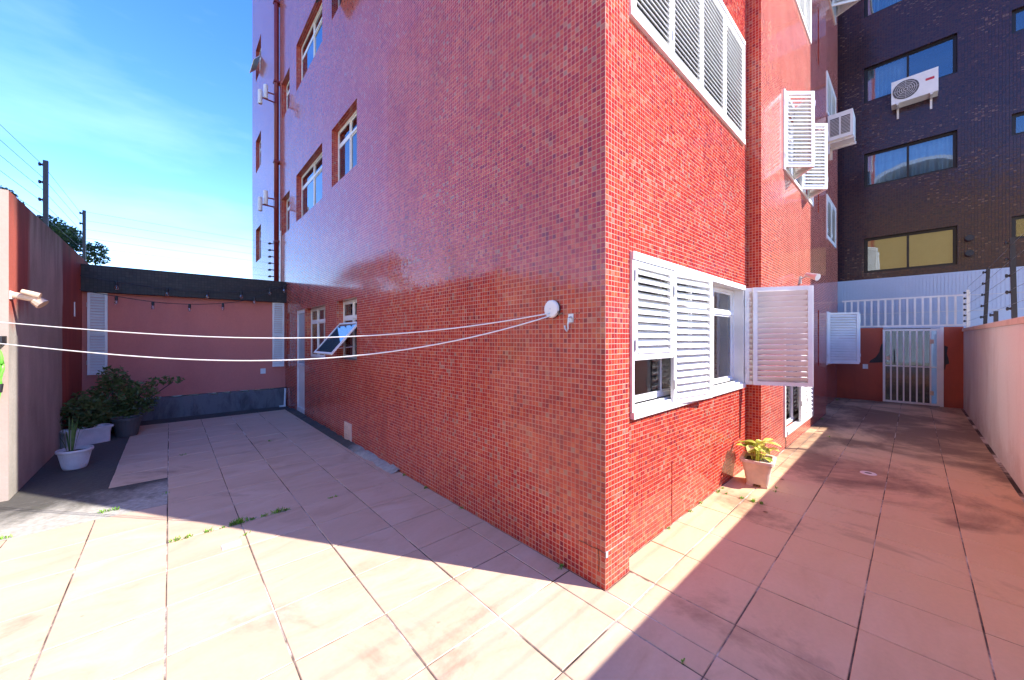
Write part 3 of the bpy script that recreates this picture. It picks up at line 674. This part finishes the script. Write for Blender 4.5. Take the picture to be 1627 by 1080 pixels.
sw = MB().box(-.008, 0, -.05, .05, -.06, .06).build('light_switch', M['white_plastic'], None, (11.2, -.475, .867)); tag(sw, 'white switch plate on the orange wall left of the gate', 'switch')
gt = tag(empty('gate', (11.16, -1.265, 0)), 'white barred metal gate backed with glass at the passage end', 'gate')
gy0, gy1 = -.47, .47
MB().box(0, .04, gy0, gy0+.045, .01, 1.82).box(0, .04, gy1-.045, gy1, .01, 1.82).box(0, .04, gy0+.045, gy1-.045, .01, .055).box(0, .04, gy0+.045, gy1-.045, 1.775, 1.82).box(.002, .038, gy0+.045, gy1-.045, .90, .925).build('frame', M['white_metal'], gt)
for k in range(7):
    y = gy0 + .045 + (gy1-gy0-.09)*(k+.9)/7.8
    MB().box(.004, .036, y-.014, y+.014, .055, .90).box(.004, .036, y-.014, y+.014, .925, 1.775).build('bar', M['white_metal'], gt)
MB().box(0, .05, gy0-.06, gy0-.004, 0, 1.85).build('post', M['white_metal'], gt)
MB().box(.07, .08, gy0+.02, gy1-.01, .03, 1.80).build('glass_panel', M['glass'], gt)
MB().cyl((.02, gy1-.20, .95), (.02, gy1-.20, 1.32), .012).build('handle', M['black'], gt)
for y, z in ((gy1-.09, 1.10), (gy0+.12, 1.52), (gy0+.12, .30)): MB().box(-.004, .03, y-.03, y+.03, z-.05, z+.05).build('hinge_plate', M['beige'], gt)
MB().box(.28, .30, -.6, .6, 0, 1.84).build('dark_backing', M['dark'], gw)  # black panel added behind the glass to darken the gaps between bars
rl = tag(empty('railing', (11.2, -1.1, 1.88)), 'white vertical-bar railing along the top of the gate wall', 'railing')
MB().box(.02, .06, -1.05, 1.08, .0, .04).box(.02, .06, -1.05, 1.08, .68, .72).box(.015, .065, -1.09, -1.05, 0, .76).build('frame', M['white_metal'], rl)
for k in range(17):
    y = -1.0 + k*.126; MB().box(.025, .055, y-.018, y+.018, .04, .68).build('bar', M['white_metal'], rl)

pp = tag(empty('parapet_wall', (0, -2.09, 0)), 'pale pink rendered parapet wall along the passage', 'wall')
MB().box(-7.2, 11.19, -.18, 0, -.1, 1.75).build('wall', M['parapet'], pp); MB().box(-7.2, 11.19, -.21, .025, 1.75, 1.82, bev=.008).build('coping', M['coping'], pp)

def fence_post(loc, hgt, n, label, lean=(0, 0), dirx=(1, 0), mat='black', grp='electric fence posts'):
    t = empty('fence_post', loc); tag(t, label, 'post', grp); t.rotation_euler = (lean[0], lean[1], math.atan2(dirx[1], dirx[0]))
    MB().box(-.022, .022, -.022, .022, 0, hgt).build('pole', M[mat], t)
    for k in range(n):
        z = hgt - .06 - (hgt-.22)*k/max(1, n-1)
        MB().lathe([(0, .02), (.020, .022), (.012, .038), (.024, .045), (.024, .06), (0, .066)], 10, Matrix.Translation((0, 0, z)) @ Matrix.Rotation(R(90), 4, 'Y')).build('insulator', M['black'], t)
    return t
fence_post((8.83, -2.2, 1.82), 1.03, 5, 'leaning black electric fence post, second nearest on the parapet', (0, R(-2)), (0, 1))
fence_post((5.92, -2.2, 1.82), 1.07, 5, 'tall black electric fence post nearest on the pink parapet', (0, R(1)), (0, 1))
fence_post((11.0, -2.14, 1.82), .85, 6, 'thin metal electric fence post at the gate corner', (0, 0), (0, 1), 'alu')
fence_post((7.4, -2.19, 1.82), .20, 1, 'short stub post between the parapet fence posts', (0, 0), (0, 1))
for k in range(5):
    z = 2.0 + k*.19
    w = MB().tube([(11.0, -2.14, z-.02), (8.83, -2.17, z), (5.92, -2.17, z+.03), (-4, -2.2, z+.03)], .002, 4).build('fence_wire', M['wire'])
    tag(w, '%s fence wire over the pink parapet' % ['lowest', 'second lowest', 'middle', 'second highest', 'highest'][k], 'wire', 'parapet fence wires')

# ---------------------------------------------------------------- courtyard walls on the left
bw = tag(empty('boundary_wall', (-3.2, 4.74, 0)), 'weathered red and grey rendered boundary wall on the left', 'wall')
MB().box(-.20, 0, 0, 5.2, -.1, 3.06).build('wall', M['left_wall'], bw); MB().box(-.2, 0, -.008, -.0005, -.1, 3.06).build('end_face', M['sunlit_wall'], bw); r_ = MB().box(-4.0, -.2, 0.003, .2, -.1, 3.05).build('return_wall', M['sunlit_wall'], bw); r_['label'] = 'sunlit salmon return of the wall'
cw = tag(empty('courtyard_wall', (0, 8.77, 0)), 'faded red end wall of the courtyard under a dark tiled fascia', 'wall')
MB().box(-3.2, 0, .10, .30, .43, 2.44).build('wall', M['pink_wall'], cw); MB().box(-3.2, -.0, -.02, .35, 2.44, 2.93).build('fascia', M['fascia_tile'], cw)
lg = MB(); nn = 40
for k in range(nn):
    x0, x1 = -3.19+3.18*k/nn, -3.19+3.18*(k+1)/nn
    lg.box(x0, x1, .02-random.uniform(0, .025), .32, -.1, .41+random.uniform(-.02, .02))
lg.build('ledge', M['ledge'], cw)
for x, w in ((-3.13, .25), (-.275, .235)):
    shutter(cw, (x, .03, .93), 0, w, 1.50, 28, mat='white_metal', fr=.035, tilt=40, mid=True)
sk = MB().box(-.05, .05, -.01, 0, -.06, .06).build('power_outlet', M['white_plastic'], None, (-.45, 8.87, .84)); tag(sk, 'white power outlet on the faded red end wall', 'outlet')
MB().box(-.012, 0, -.025, .025, -.12, .12).build('wall_bracket', M['white_plastic'], None, (-3.188, 8.14, 2.08)); tag(bpy.data.objects['wall_bracket'], 'small white bracket on the far part of the boundary wall', 'bracket')
pl = MB().tube([(-.05, 8.70, .0), (-.03, 8.72, .42)], .022, 8).box(-.16, -.04, 8.64, 8.70, 0, .03).build('leaning_pipe', M['white_plastic']); tag(pl, 'short white pipe leaning in the corner by the door', 'pipe')

for (y, hgt, n, lab, ln) in ((6.54, .92, 4, 'black electric fence post nearest on the boundary wall', 0), (9.56, 1.02, 5, 'leaning black electric fence post at the far wall end', R(2)), ):
    fence_post((-3.25, y, 3.05), hgt, n, lab, (0, 0), (-1, 0))
fence_post((-3.42, 4.83, 3.04), .95, 4, 'black electric fence post on the sunlit wall return', (0, 0), (-1, 0))
for k in range(5):
    z = 3.24 + k*.165
    w = MB().tube([(-3.42, 4.83, z), (-3.27, 6.54, z), (-3.27, 9.56, z+.07)], .0022, 4).build('fence_wire', M['wire']); tag(w, '%s fence wire over the left boundary wall' % ['lowest', 'second lowest', 'middle', 'second highest', 'highest'][k], 'wire', 'boundary fence wires')
for k in range(6):
    z = 3.2 + k*.17
    w = MB().tube([(-3.27, 9.56, z), (-1.6, 9.75, z-.012), (-.10, 9.95, z)], .0022, 4).build('fence_wire', M['wire']); tag(w, '%s fence wire spanning from the wall end to the facade' % ['lowest', 'second lowest', 'third lowest', 'third highest', 'second highest', 'highest'][k], 'wire', 'rear fence wires')
    MB().tube([(0, 9.97, z), (-.12, 9.95, z)], .012, 6).cyl((-.12, 9.95, z), (-.17, 9.94, z-.02), .03, .02, 8).build('insulator_arm', M['black'], bld)

def string_lights(pts, bulbs, label):
    t = empty('string_light', pts[0]); tag(t, label, 'string light', 'festoon strings across the courtyard'); o = Vector(pts[0]); P = [Vector(p) for p in pts]; sm = []
    for i in range(len(P)-1):
        p0, p1, p2, p3 = P[max(i-1, 0)], P[i], P[i+1], P[min(i+2, len(P)-1)]
        for q in range(8):
            s = q/8; sm.append(.5*((2*p1)+(p2-p0)*s+(2*p0-5*p1+4*p2-p3)*s*s+(3*p1-p0-3*p2+p3)*s**3))
    sm.append(P[-1]); MB().tube([p-o for p in sm], .006, 6).build('cable', M['black'], t)
    for x in bulbs:
        z = min(sm, key=lambda p: abs(p.x-x)).z; y = pts[0][1]; b = Vector((x, y, z))-o
        k = MB().lathe([(0, 0), (.016, 0), (.022, -.02), (.022, -.075), (0, -.075)], 12, Matrix.Translation(b)).build('socket', M['black'], t)
        MB().lathe([(.012, -.072), (.022, -.09), (.030, -.115), (.026, -.14), (.010, -.152), (0, -.153)], 14, Matrix.Translation(b)).build('bulb', M['glass'], t, smooth=True)
string_lights([(-3.19, 8.6, 2.70), (-2.25, 8.6, 2.585), (-1.4, 8.6, 2.575), (-.6, 8.6, 2.66), (-.005, 8.6, 2.85)], (-2.75, -2.07, -1.46, -.89, -.36, -.08), 'upper string of clear bulbs in front of the dark fascia')
string_lights([(-3.19, 8.55, 2.45), (-2.86, 8.55, 2.38), (-2.12, 8.55, 2.285), (-1.4, 8.55, 2.31), (-.74, 8.55, 2.46), (-.005, 8.55, 2.86)], (-2.75, -2.27, -1.74, -1.21, -.66), 'lower string of clear bulbs in front of the faded red wall')

# yellowed lamp on the end of the boundary wall, hose on the return
fl = empty('wall_lamp', (-3.2, 4.80, 2.02)); tag(fl, 'broken yellowed lamp fitting on the sunlit end of the boundary wall', 'lamp')
MB().box(-.01, .012, -.05, .05, -.03, .05).build('base_plate', M['white_plastic'], fl); MB().cyl((0, -.0, .015), (.17, -.04, -.02), .032, .036, 12).build('tube', M['beige'], fl)
MB().cyl((.08, -.07, .05), (.20, -.09, .01), .022, .03, 10).build('tube', M['beige'], fl); MB().cyl((.16, -.04, -.03), (.21, -.05, -.075), .045, .055, 10).build('shade', M['beige'], fl)
hs = empty('garden_hose', (-3.45, 4.70, 1.35)); tag(hs, 'coiled bright green garden hose on the sunlit wall at the left edge', 'hose')
for q in range(4):
    pts = [((.20+.012*q)*math.cos(t*math.pi/14)+.02*math.sin(q*2+t*.4), -.03-.02*q, (.23+.01*q)*math.sin(t*math.pi/14)) for t in range(29)]
    MB().tube(pts, .013, 8).build('loop', M['hose'], hs, smooth=True)
MB().tube([(.14, -.05, .20), (.20, -.06, .08), (.225, -.06, -.06), (.215, -.06, -.16), (.22, -.06, -.20)], .014, 8).build('loose_end', M['hose'], hs, smooth=True)
MB().cyl((.22, -.06, -.19), (.21, -.06, -.27), .02, .022, 12).build('connector', M['black'], hs); MB().cyl((.21, -.06, -.27), (.20, -.06, -.36), .016, .014, 12).build('nozzle', M['hose'], hs)
MB().box(.10, .24, -.12, .04, .20, .27).build('holder', M['black'], hs)

# ---------------------------------------------------------------- pots and plants
def leaf_cloud(mb, ells, n, size, seed=1, shell=.45, flat=.0):
    rnd = random.Random(seed); wts = [e[3]*e[4]*e[5] for e in ells]
    for _ in range(n):
        e = rnd.choices(ells, wts)[0]
        while True:
            p = Vector((rnd.uniform(-1, 1), rnd.uniform(-1, 1), rnd.uniform(-1, 1)))
            if p.length <= 1 and (p.length > shell or rnd.random() < .3): break
        c = Vector((e[0]+p.x*e[3], e[1]+p.y*e[4], e[2]+p.z*e[5]))
        a = Vector((rnd.gauss(0, 1), rnd.gauss(0, 1), rnd.gauss(0, .7))).normalized(); b = a.cross(Vector((rnd.gauss(0, 1), rnd.gauss(0, 1), rnd.gauss(0, 1)))).normalized()
        s = size*rnd.uniform(.6, 1.3); up = a.cross(b)*s*.15
        mb.add([c-a*s, c-b*s*.42+up, c+a*s, c+b*s*.42+up], [(0,1,2), (0,2,3)])
    return mb
def blade(mb, base, tip, w, bend=.2, n=6):
    base, tip = Vector(base), Vector(tip); d = tip-base; side = d.cross(Vector((0, 0, 1)))
    side = side.normalized() if side.length > 1e-4 else Vector((1, 0, 0)); out = Vector((d.x, d.y, 0)); vs = []; fs = []
    for k in range(n+1):
        s = k/n; p = base+d*s + Vector((0, 0, 1))*bend*d.length*math.sin(math.pi*s)*.6; ww = w*(math.sin(math.pi*(s*.85+.12)))
        vs += [p-side*ww, p+Vector((0, 0, -ww*.35)), p+side*ww]
    for k in range(n): fs += [(3*k, 3*k+1, 3*k+4, 3*k+3), (3*k+1, 3*k+2, 3*k+5, 3*k+4)]
    return mb.add(vs, fs)

t = empty('flower_pot', (-2.89, 5.68, 0)); t.scale = (.70, .70, .95); tag(t, 'round white pot with a spiky green plant on dark concrete', 'pot')
MB().lathe([(0, 0), (.135, 0), (.145, .01), (.175, .13), (.20, .215), (.222, .22), (.228, .235), (.222, .252), (.205, .252), (.195, .20), (0, .20)], 40).build('pot', M['old_plastic'], t, smooth=False)
for k in range(40):
    an = 2*math.pi*k/40; MB().tube([(.150*math.cos(an), .150*math.sin(an), .03), (.197*math.cos(an), .197*math.sin(an), .205)], .004, 4).build('rib', M['old_plastic'], t)
MB().lathe([(0, .222), (.15, .218), (.197, .21)], 24).build('soil', M['soil'], t)
rnd = random.Random(3)
for k in range(14):
    an = rnd.uniform(0, 6.3); l = rnd.uniform(.15, .34)
    mb = MB(); blade(mb, (.04*math.cos(an)-.05, .04*math.sin(an), .21), (math.cos(an)*l*.55-.05, math.sin(an)*l*.55, .21+rnd.uniform(.2, .5)), .011, .25); mb.build('leaf', M['leaf_spiky'], t)

def trough(mb, w0, d0, w1, d1, hgt, foot=.03, th=.015):
    def ring(w, d, z, r):
        out = []
        for cx_, cy_, a0 in ((w-r, d-r, 0), (-w+r, d-r, 90), (-w+r, -d+r, 180), (w-r, -d+r, 270)):
            for q in range(4): an = R(a0+q*30); out.append((cx_+r*math.cos(an), cy_+r*math.sin(an), z))
        return out
    rs = [ring(w0, d0, foot, .03), ring((w0+w1)/2*.98, (d0+d1)/2*.98, hgt*.55, .035), ring(w1, d1, hgt*.88, .04), ring(w1+.018, d1+.018, hgt*.90, .045), ring(w1+.018, d1+.018, hgt, .045), ring(w1-th, d1-th, hgt, .035), ring(w1-.03, d1-.03, hgt*.8, .03)]
    m = 16; vs = sum(rs, []); fs = [(k*m+i, k*m+(i+1) % m, (k+1)*m+(i+1) % m, (k+1)*m+i) for k in range(len(rs)-1) for i in range(m)]
    fs.append(tuple(range(m-1, -1, -1))); return mb.add(vs, fs)
t = empty('planter_box', (-2.96, 7.15, 0), R(28)); tag(t, 'white rectangular planter trough behind the round pot', 'planter')
trough(MB(), .235, .105, .25, .12, .25, .0).build('trough', M['old_plastic'], t); MB().box(-.23, .23, -.09, .09, .15, .20).build('soil', M['soil'], t)
mb = MB(); leaf_cloud(mb, [(0, .08, .45, .30, .16, .25)], 420, .045, 5); mb.build('foliage', M['leaf_bush'], t)

t = empty('shrub', (-2.74, 7.85, 0)); tag(t, 'dark leafy shrub in the shaded courtyard corner', 'shrub')
sm = MB()
for tip in ((-.35, -.2, .55), (0, 0, .9), (.2, .1, .8), (.45, .0, .78), (-.2, .2, .6), (.75, .0, .80)):
    T = Vector(tip); sm.tube([(0, 0, 0), T*.5+Vector((0, 0, .08)), T], .018, 6, .006)
sm.build('stem', M['bark'], t)
mb = MB(); leaf_cloud(mb, [(-.26, -.2, .46, .26, .26, .32), (.03, 0, .58, .32, .3, .42), (.0, .1, .95, .20, .2, .18), (.35, 0, .55, .22, .25, .3), (.58, 0, .84, .2, .13, .09), (.80, 0, .84, .12, .1, .07), (.05, -.1, .25, .3, .25, .22)], 3000, .040, 9)
mb.build('foliage', M['leaf_bush'], t)
pt = empty('nursery_pot', (-2.55, 7.45, 0)); tag(pt, 'dark pot half hidden under the courtyard shrub', 'pot')
MB().lathe([(0, 0), (.13, 0), (.17, .26), (.185, .26), (.185, .30), (.165, .30), (.155, .24), (0, .24)], 24).build('pot', M['grille'], pt); MB().lathe([(0, .27), (.15, .262)], 20).build('soil', M['soil'], pt)

t = empty('potted_plant', (2.72, -.165, 0), R(8)); tag(t, 'square beige planter with yellow-green leaves in the sun by the wall', 'planter')
mb = trough(MB(), .125, .10, .165, .14, .29, .03)
for sx in (-1, 1):
    for sy in (-1, 1): mb.box(sx*.085-.035, sx*.085+.035, sy*.065-.03, sy*.065+.03, 0, .03)
mb.build('planter_body', M['planter'], t); MB().box(-.14, .14, -.115, .115, .22, .255).build('soil', M['soil'], t)
rnd = random.Random(11)
for k in range(34):
    an = rnd.uniform(0, 6.28); rr = rnd.uniform(.0, .10); ln = rnd.uniform(.09, .14); hh = rnd.uniform(.30, .48)
    bx, by = rr*math.cos(an), rr*.8*math.sin(an); ex, ey = bx*1.5+ln*math.cos(an), by*1.5+ln*math.sin(an)
    st = MB().tube([(bx*.6, by*.6, .24), (bx*1.2, by*1.2, hh)], .003, 5); blade(st, (bx*1.2, by*1.2, hh), (ex, ey, hh+rnd.uniform(-.05, .04)), rnd.uniform(.034, .052), .25)
    st.build('leaf', M['leaf_pot'], t)

# weeds in the joints (uncountable)
wd = MB(); rnd = random.Random(21)
def tuft(x, y, n, s):
    for _ in range(n):
        bx, by = x+rnd.gauss(0, s*.5), y+rnd.gauss(0, s*.25); an = rnd.uniform(0, 6.28); l = s*rnd.uniform(.3, .9)
        blade(wd, (bx, by, -.004), (bx+math.cos(an)*l, by+math.sin(an)*l, rnd.uniform(.3, 1.0)*s*.9), .0035, .3, 3)
yj = GY+6*G
for x, n_, s in ((-2.0, 26, .035), (-1.92, 20, .03), (-1.80, 26, .03), (-1.70, 14, .02), (-1.63, 30, .04), (-1.58, 50, .05), (-1.5, 18, .025), (-1.40, 20, .03), (-1.30, 40, .045), (-1.24, 24, .03), (-.85, 12, .02), (-.8, 10, .02)): tuft(x, yj, n_, s)
for x, y, n_, s in ((-1.578, 2.36, 10, .025), (-2.46, 3.72, 26, .04), (-2.40, 3.72, 16, .03), (-2.06, 3.9, 8, .02), (-.03, 2.2, 16, .03), (-.03, 2.7, 12, .025), (-.02, 1.55, 12, .02), (-.03, .34, 18, .03), (-1.9, 5.44, 8, .03), (-.9, 5.45, 10, .03), (-3.0, 3.6, 14, .03),
                  (2.16, .05, 26, .03), (2.3, .05, 16, .02), (1.5, .07, 14, .02), (1.05, .07, 14, .02), (1.75, .07, 14, .02), (2.165, -.02, 10, .02), (2.17, -.16, 22, .025), (2.165, -.26, 34, .03), (2.165, -.33, 24, .025), (2.60, -.35, 8, .02), (2.72, -.33, 16, .02), (3.2, -.0, 18, .03), (-.17, -.55, 10, .015), (7.4, -.10, 16, .04), (5.8, -.4, 12, .03), (10.6, .02, 24, .05)): tuft(x, y, n_, s)
tag(wd.build('weeds', M['weed']), 'green weeds sprouting from the paving joints', 'weeds', kind='stuff')

# small floor things
def drain(x, y, label):
    t = empty('floor_drain', (x, y, 0)); tag(t, label, 'drain', 'floor drains')
    return t
t = drain(-1.68, 2.25, 'small white rectangular drain cover in the sunlit paving')
MB().box(-.06, .06, -.04, .04, -.002, .005, bev=.002).build('cover', M['white_plastic'], t)
MB().box(-.03, .03, -.004, .004, .005, .0062).build('slot', M['grille'], t)
t = drain(4.04, -.96, 'round white floor drain in the shaded passage paving')
MB().lathe([(.035, .0), (.035, .007), (.07, .007), (.075, .0)], 24).build('ring', M['white_plastic'], t); MB().lathe([(0, .003), (.035, .003)], 20).build('grate', M['grille'], t)
rnd = random.Random(5)
for x, y, nm in ((3.05, -.34, 'by the sunlit planter'), (2.0, -.42, 'on the shadow edge right of the corner'), (4.6, -.62, 'in the shaded passage')):
    mb = MB(); a = rnd.uniform(0, 3); blade(mb, (0, 0, .003), (.045*math.cos(a), .045*math.sin(a), .006), .010, .10, 5)
    tag(mb.build('dry_leaf', M['dry_leaf'], None, (x, y, 0.001)), 'small dry brown leaf lying ' + nm, 'leaf', 'fallen leaves')

# tree beyond the boundary wall
t = empty('tree', (-5.05, 16.2, 0.0)); tag(t, 'green leafy tree rising behind the boundary wall', 'tree')
tr = MB().tube([(0, 0, -.1), (.05, 0, 1.5), (-.05, .1, 3.0), (0, 0, 4.4)], .16, 10, .06)
for tip in ((-1.0, .2, 4.9), (.9, 0, 4.3), (.3, -.5, 5.0), (-.5, .6, 5.2), (1.2, .3, 3.9), (-.8, -.6, 4.4), (.1, .3, 5.3)):
    tr.tube([(0, .05, 2.6), Vector(tip)*.7+Vector((0, 0, .8)), tip], .06, 6, .012)
tr.build('trunk', M['bark'], t)
rnd = random.Random(4); ells = []
for k in range(58):
    a = rnd.uniform(0, 6.28); q = rnd.random()**.6*1.75; x = q*math.cos(a); y = q*math.sin(a)
    top = 5.25 - .42*x - .12*abs(x)**2; ells.append((x, y, top - rnd.random()**1.6*2.0 - .1, rnd.uniform(.22, .42), rnd.uniform(.22, .42), rnd.uniform(.16, .30)))
mb = MB(); leaf_cloud(mb, ells, 19000, .058, 6, .3); mb.build('crown', M['leaf_tree'], t)

# sunlit ochre building across the street behind the viewpoint, seen mirrored in the far windows
nb = tag(empty('townhouse', (-12.5, -1.5, 0)), 'ochre townhouse with a white arched gable mirrored in the far windows', 'building')
ow = [(y-.6, y+.6, z, z+1.2) for y in (-5, -2.2, 2.6, 5.4) for z in (1.0, 4.0)]
wall_mesh(-7.5, 7.5, 3.4, 11.8, [o for o in ow if o[2] > 3], .15).build('wall', M['blind'], nb, None, math.pi/2)
wall_mesh(-7.5, 7.5, -.1, 3.4, [o for o in ow if o[2] < 3], .15).build('ground_floor_wall', M['white_wall'], nb, None, math.pi/2)
for a, b, c, d in ow: window(nb, math.pi/2, (0, 0, 0), a, b, c, d, inset=.1)
MB().add([(0,-7.5,-.1), (-8,-7.5,-.1), (-8,-7.5,11.8), (0,-7.5,11.8)], [(0,1,2,3)]).add([(0,7.5,-.1), (-8,7.5,-.1), (-8,7.5,11.8), (0,7.5,11.8)], [(0,1,2,3)]).add([(-8,-7.5,-.1), (-8,7.5,-.1), (-8,7.5,11.8), (-8,-7.5,11.8)], [(0,1,2,3)]).build('side_wall', M['blind'], nb)
MB().box(-8, .05, -7.5, 7.5, 11.8, 12.1).build('roof', M['concrete'], nb)
ar = MB(); n = 24
for k in range(n):
    a0, a1 = math.pi*k/n, math.pi*(k+1)/n
    q = [(.06, r_*math.cos(a), 12.1+r_*.75*math.sin(a)) for r_, a in ((2.9, a0), (2.9, a1), (2.55, a1), (2.55, a0))]
    ar.add(q+[(x-6, y, z) for x, y, z in q], [(0,1,2,3), (0,4,5,1), (3,2,6,7), (4,7,6,5)])
ar.build('arched_gable', M['white_wall'], nb)
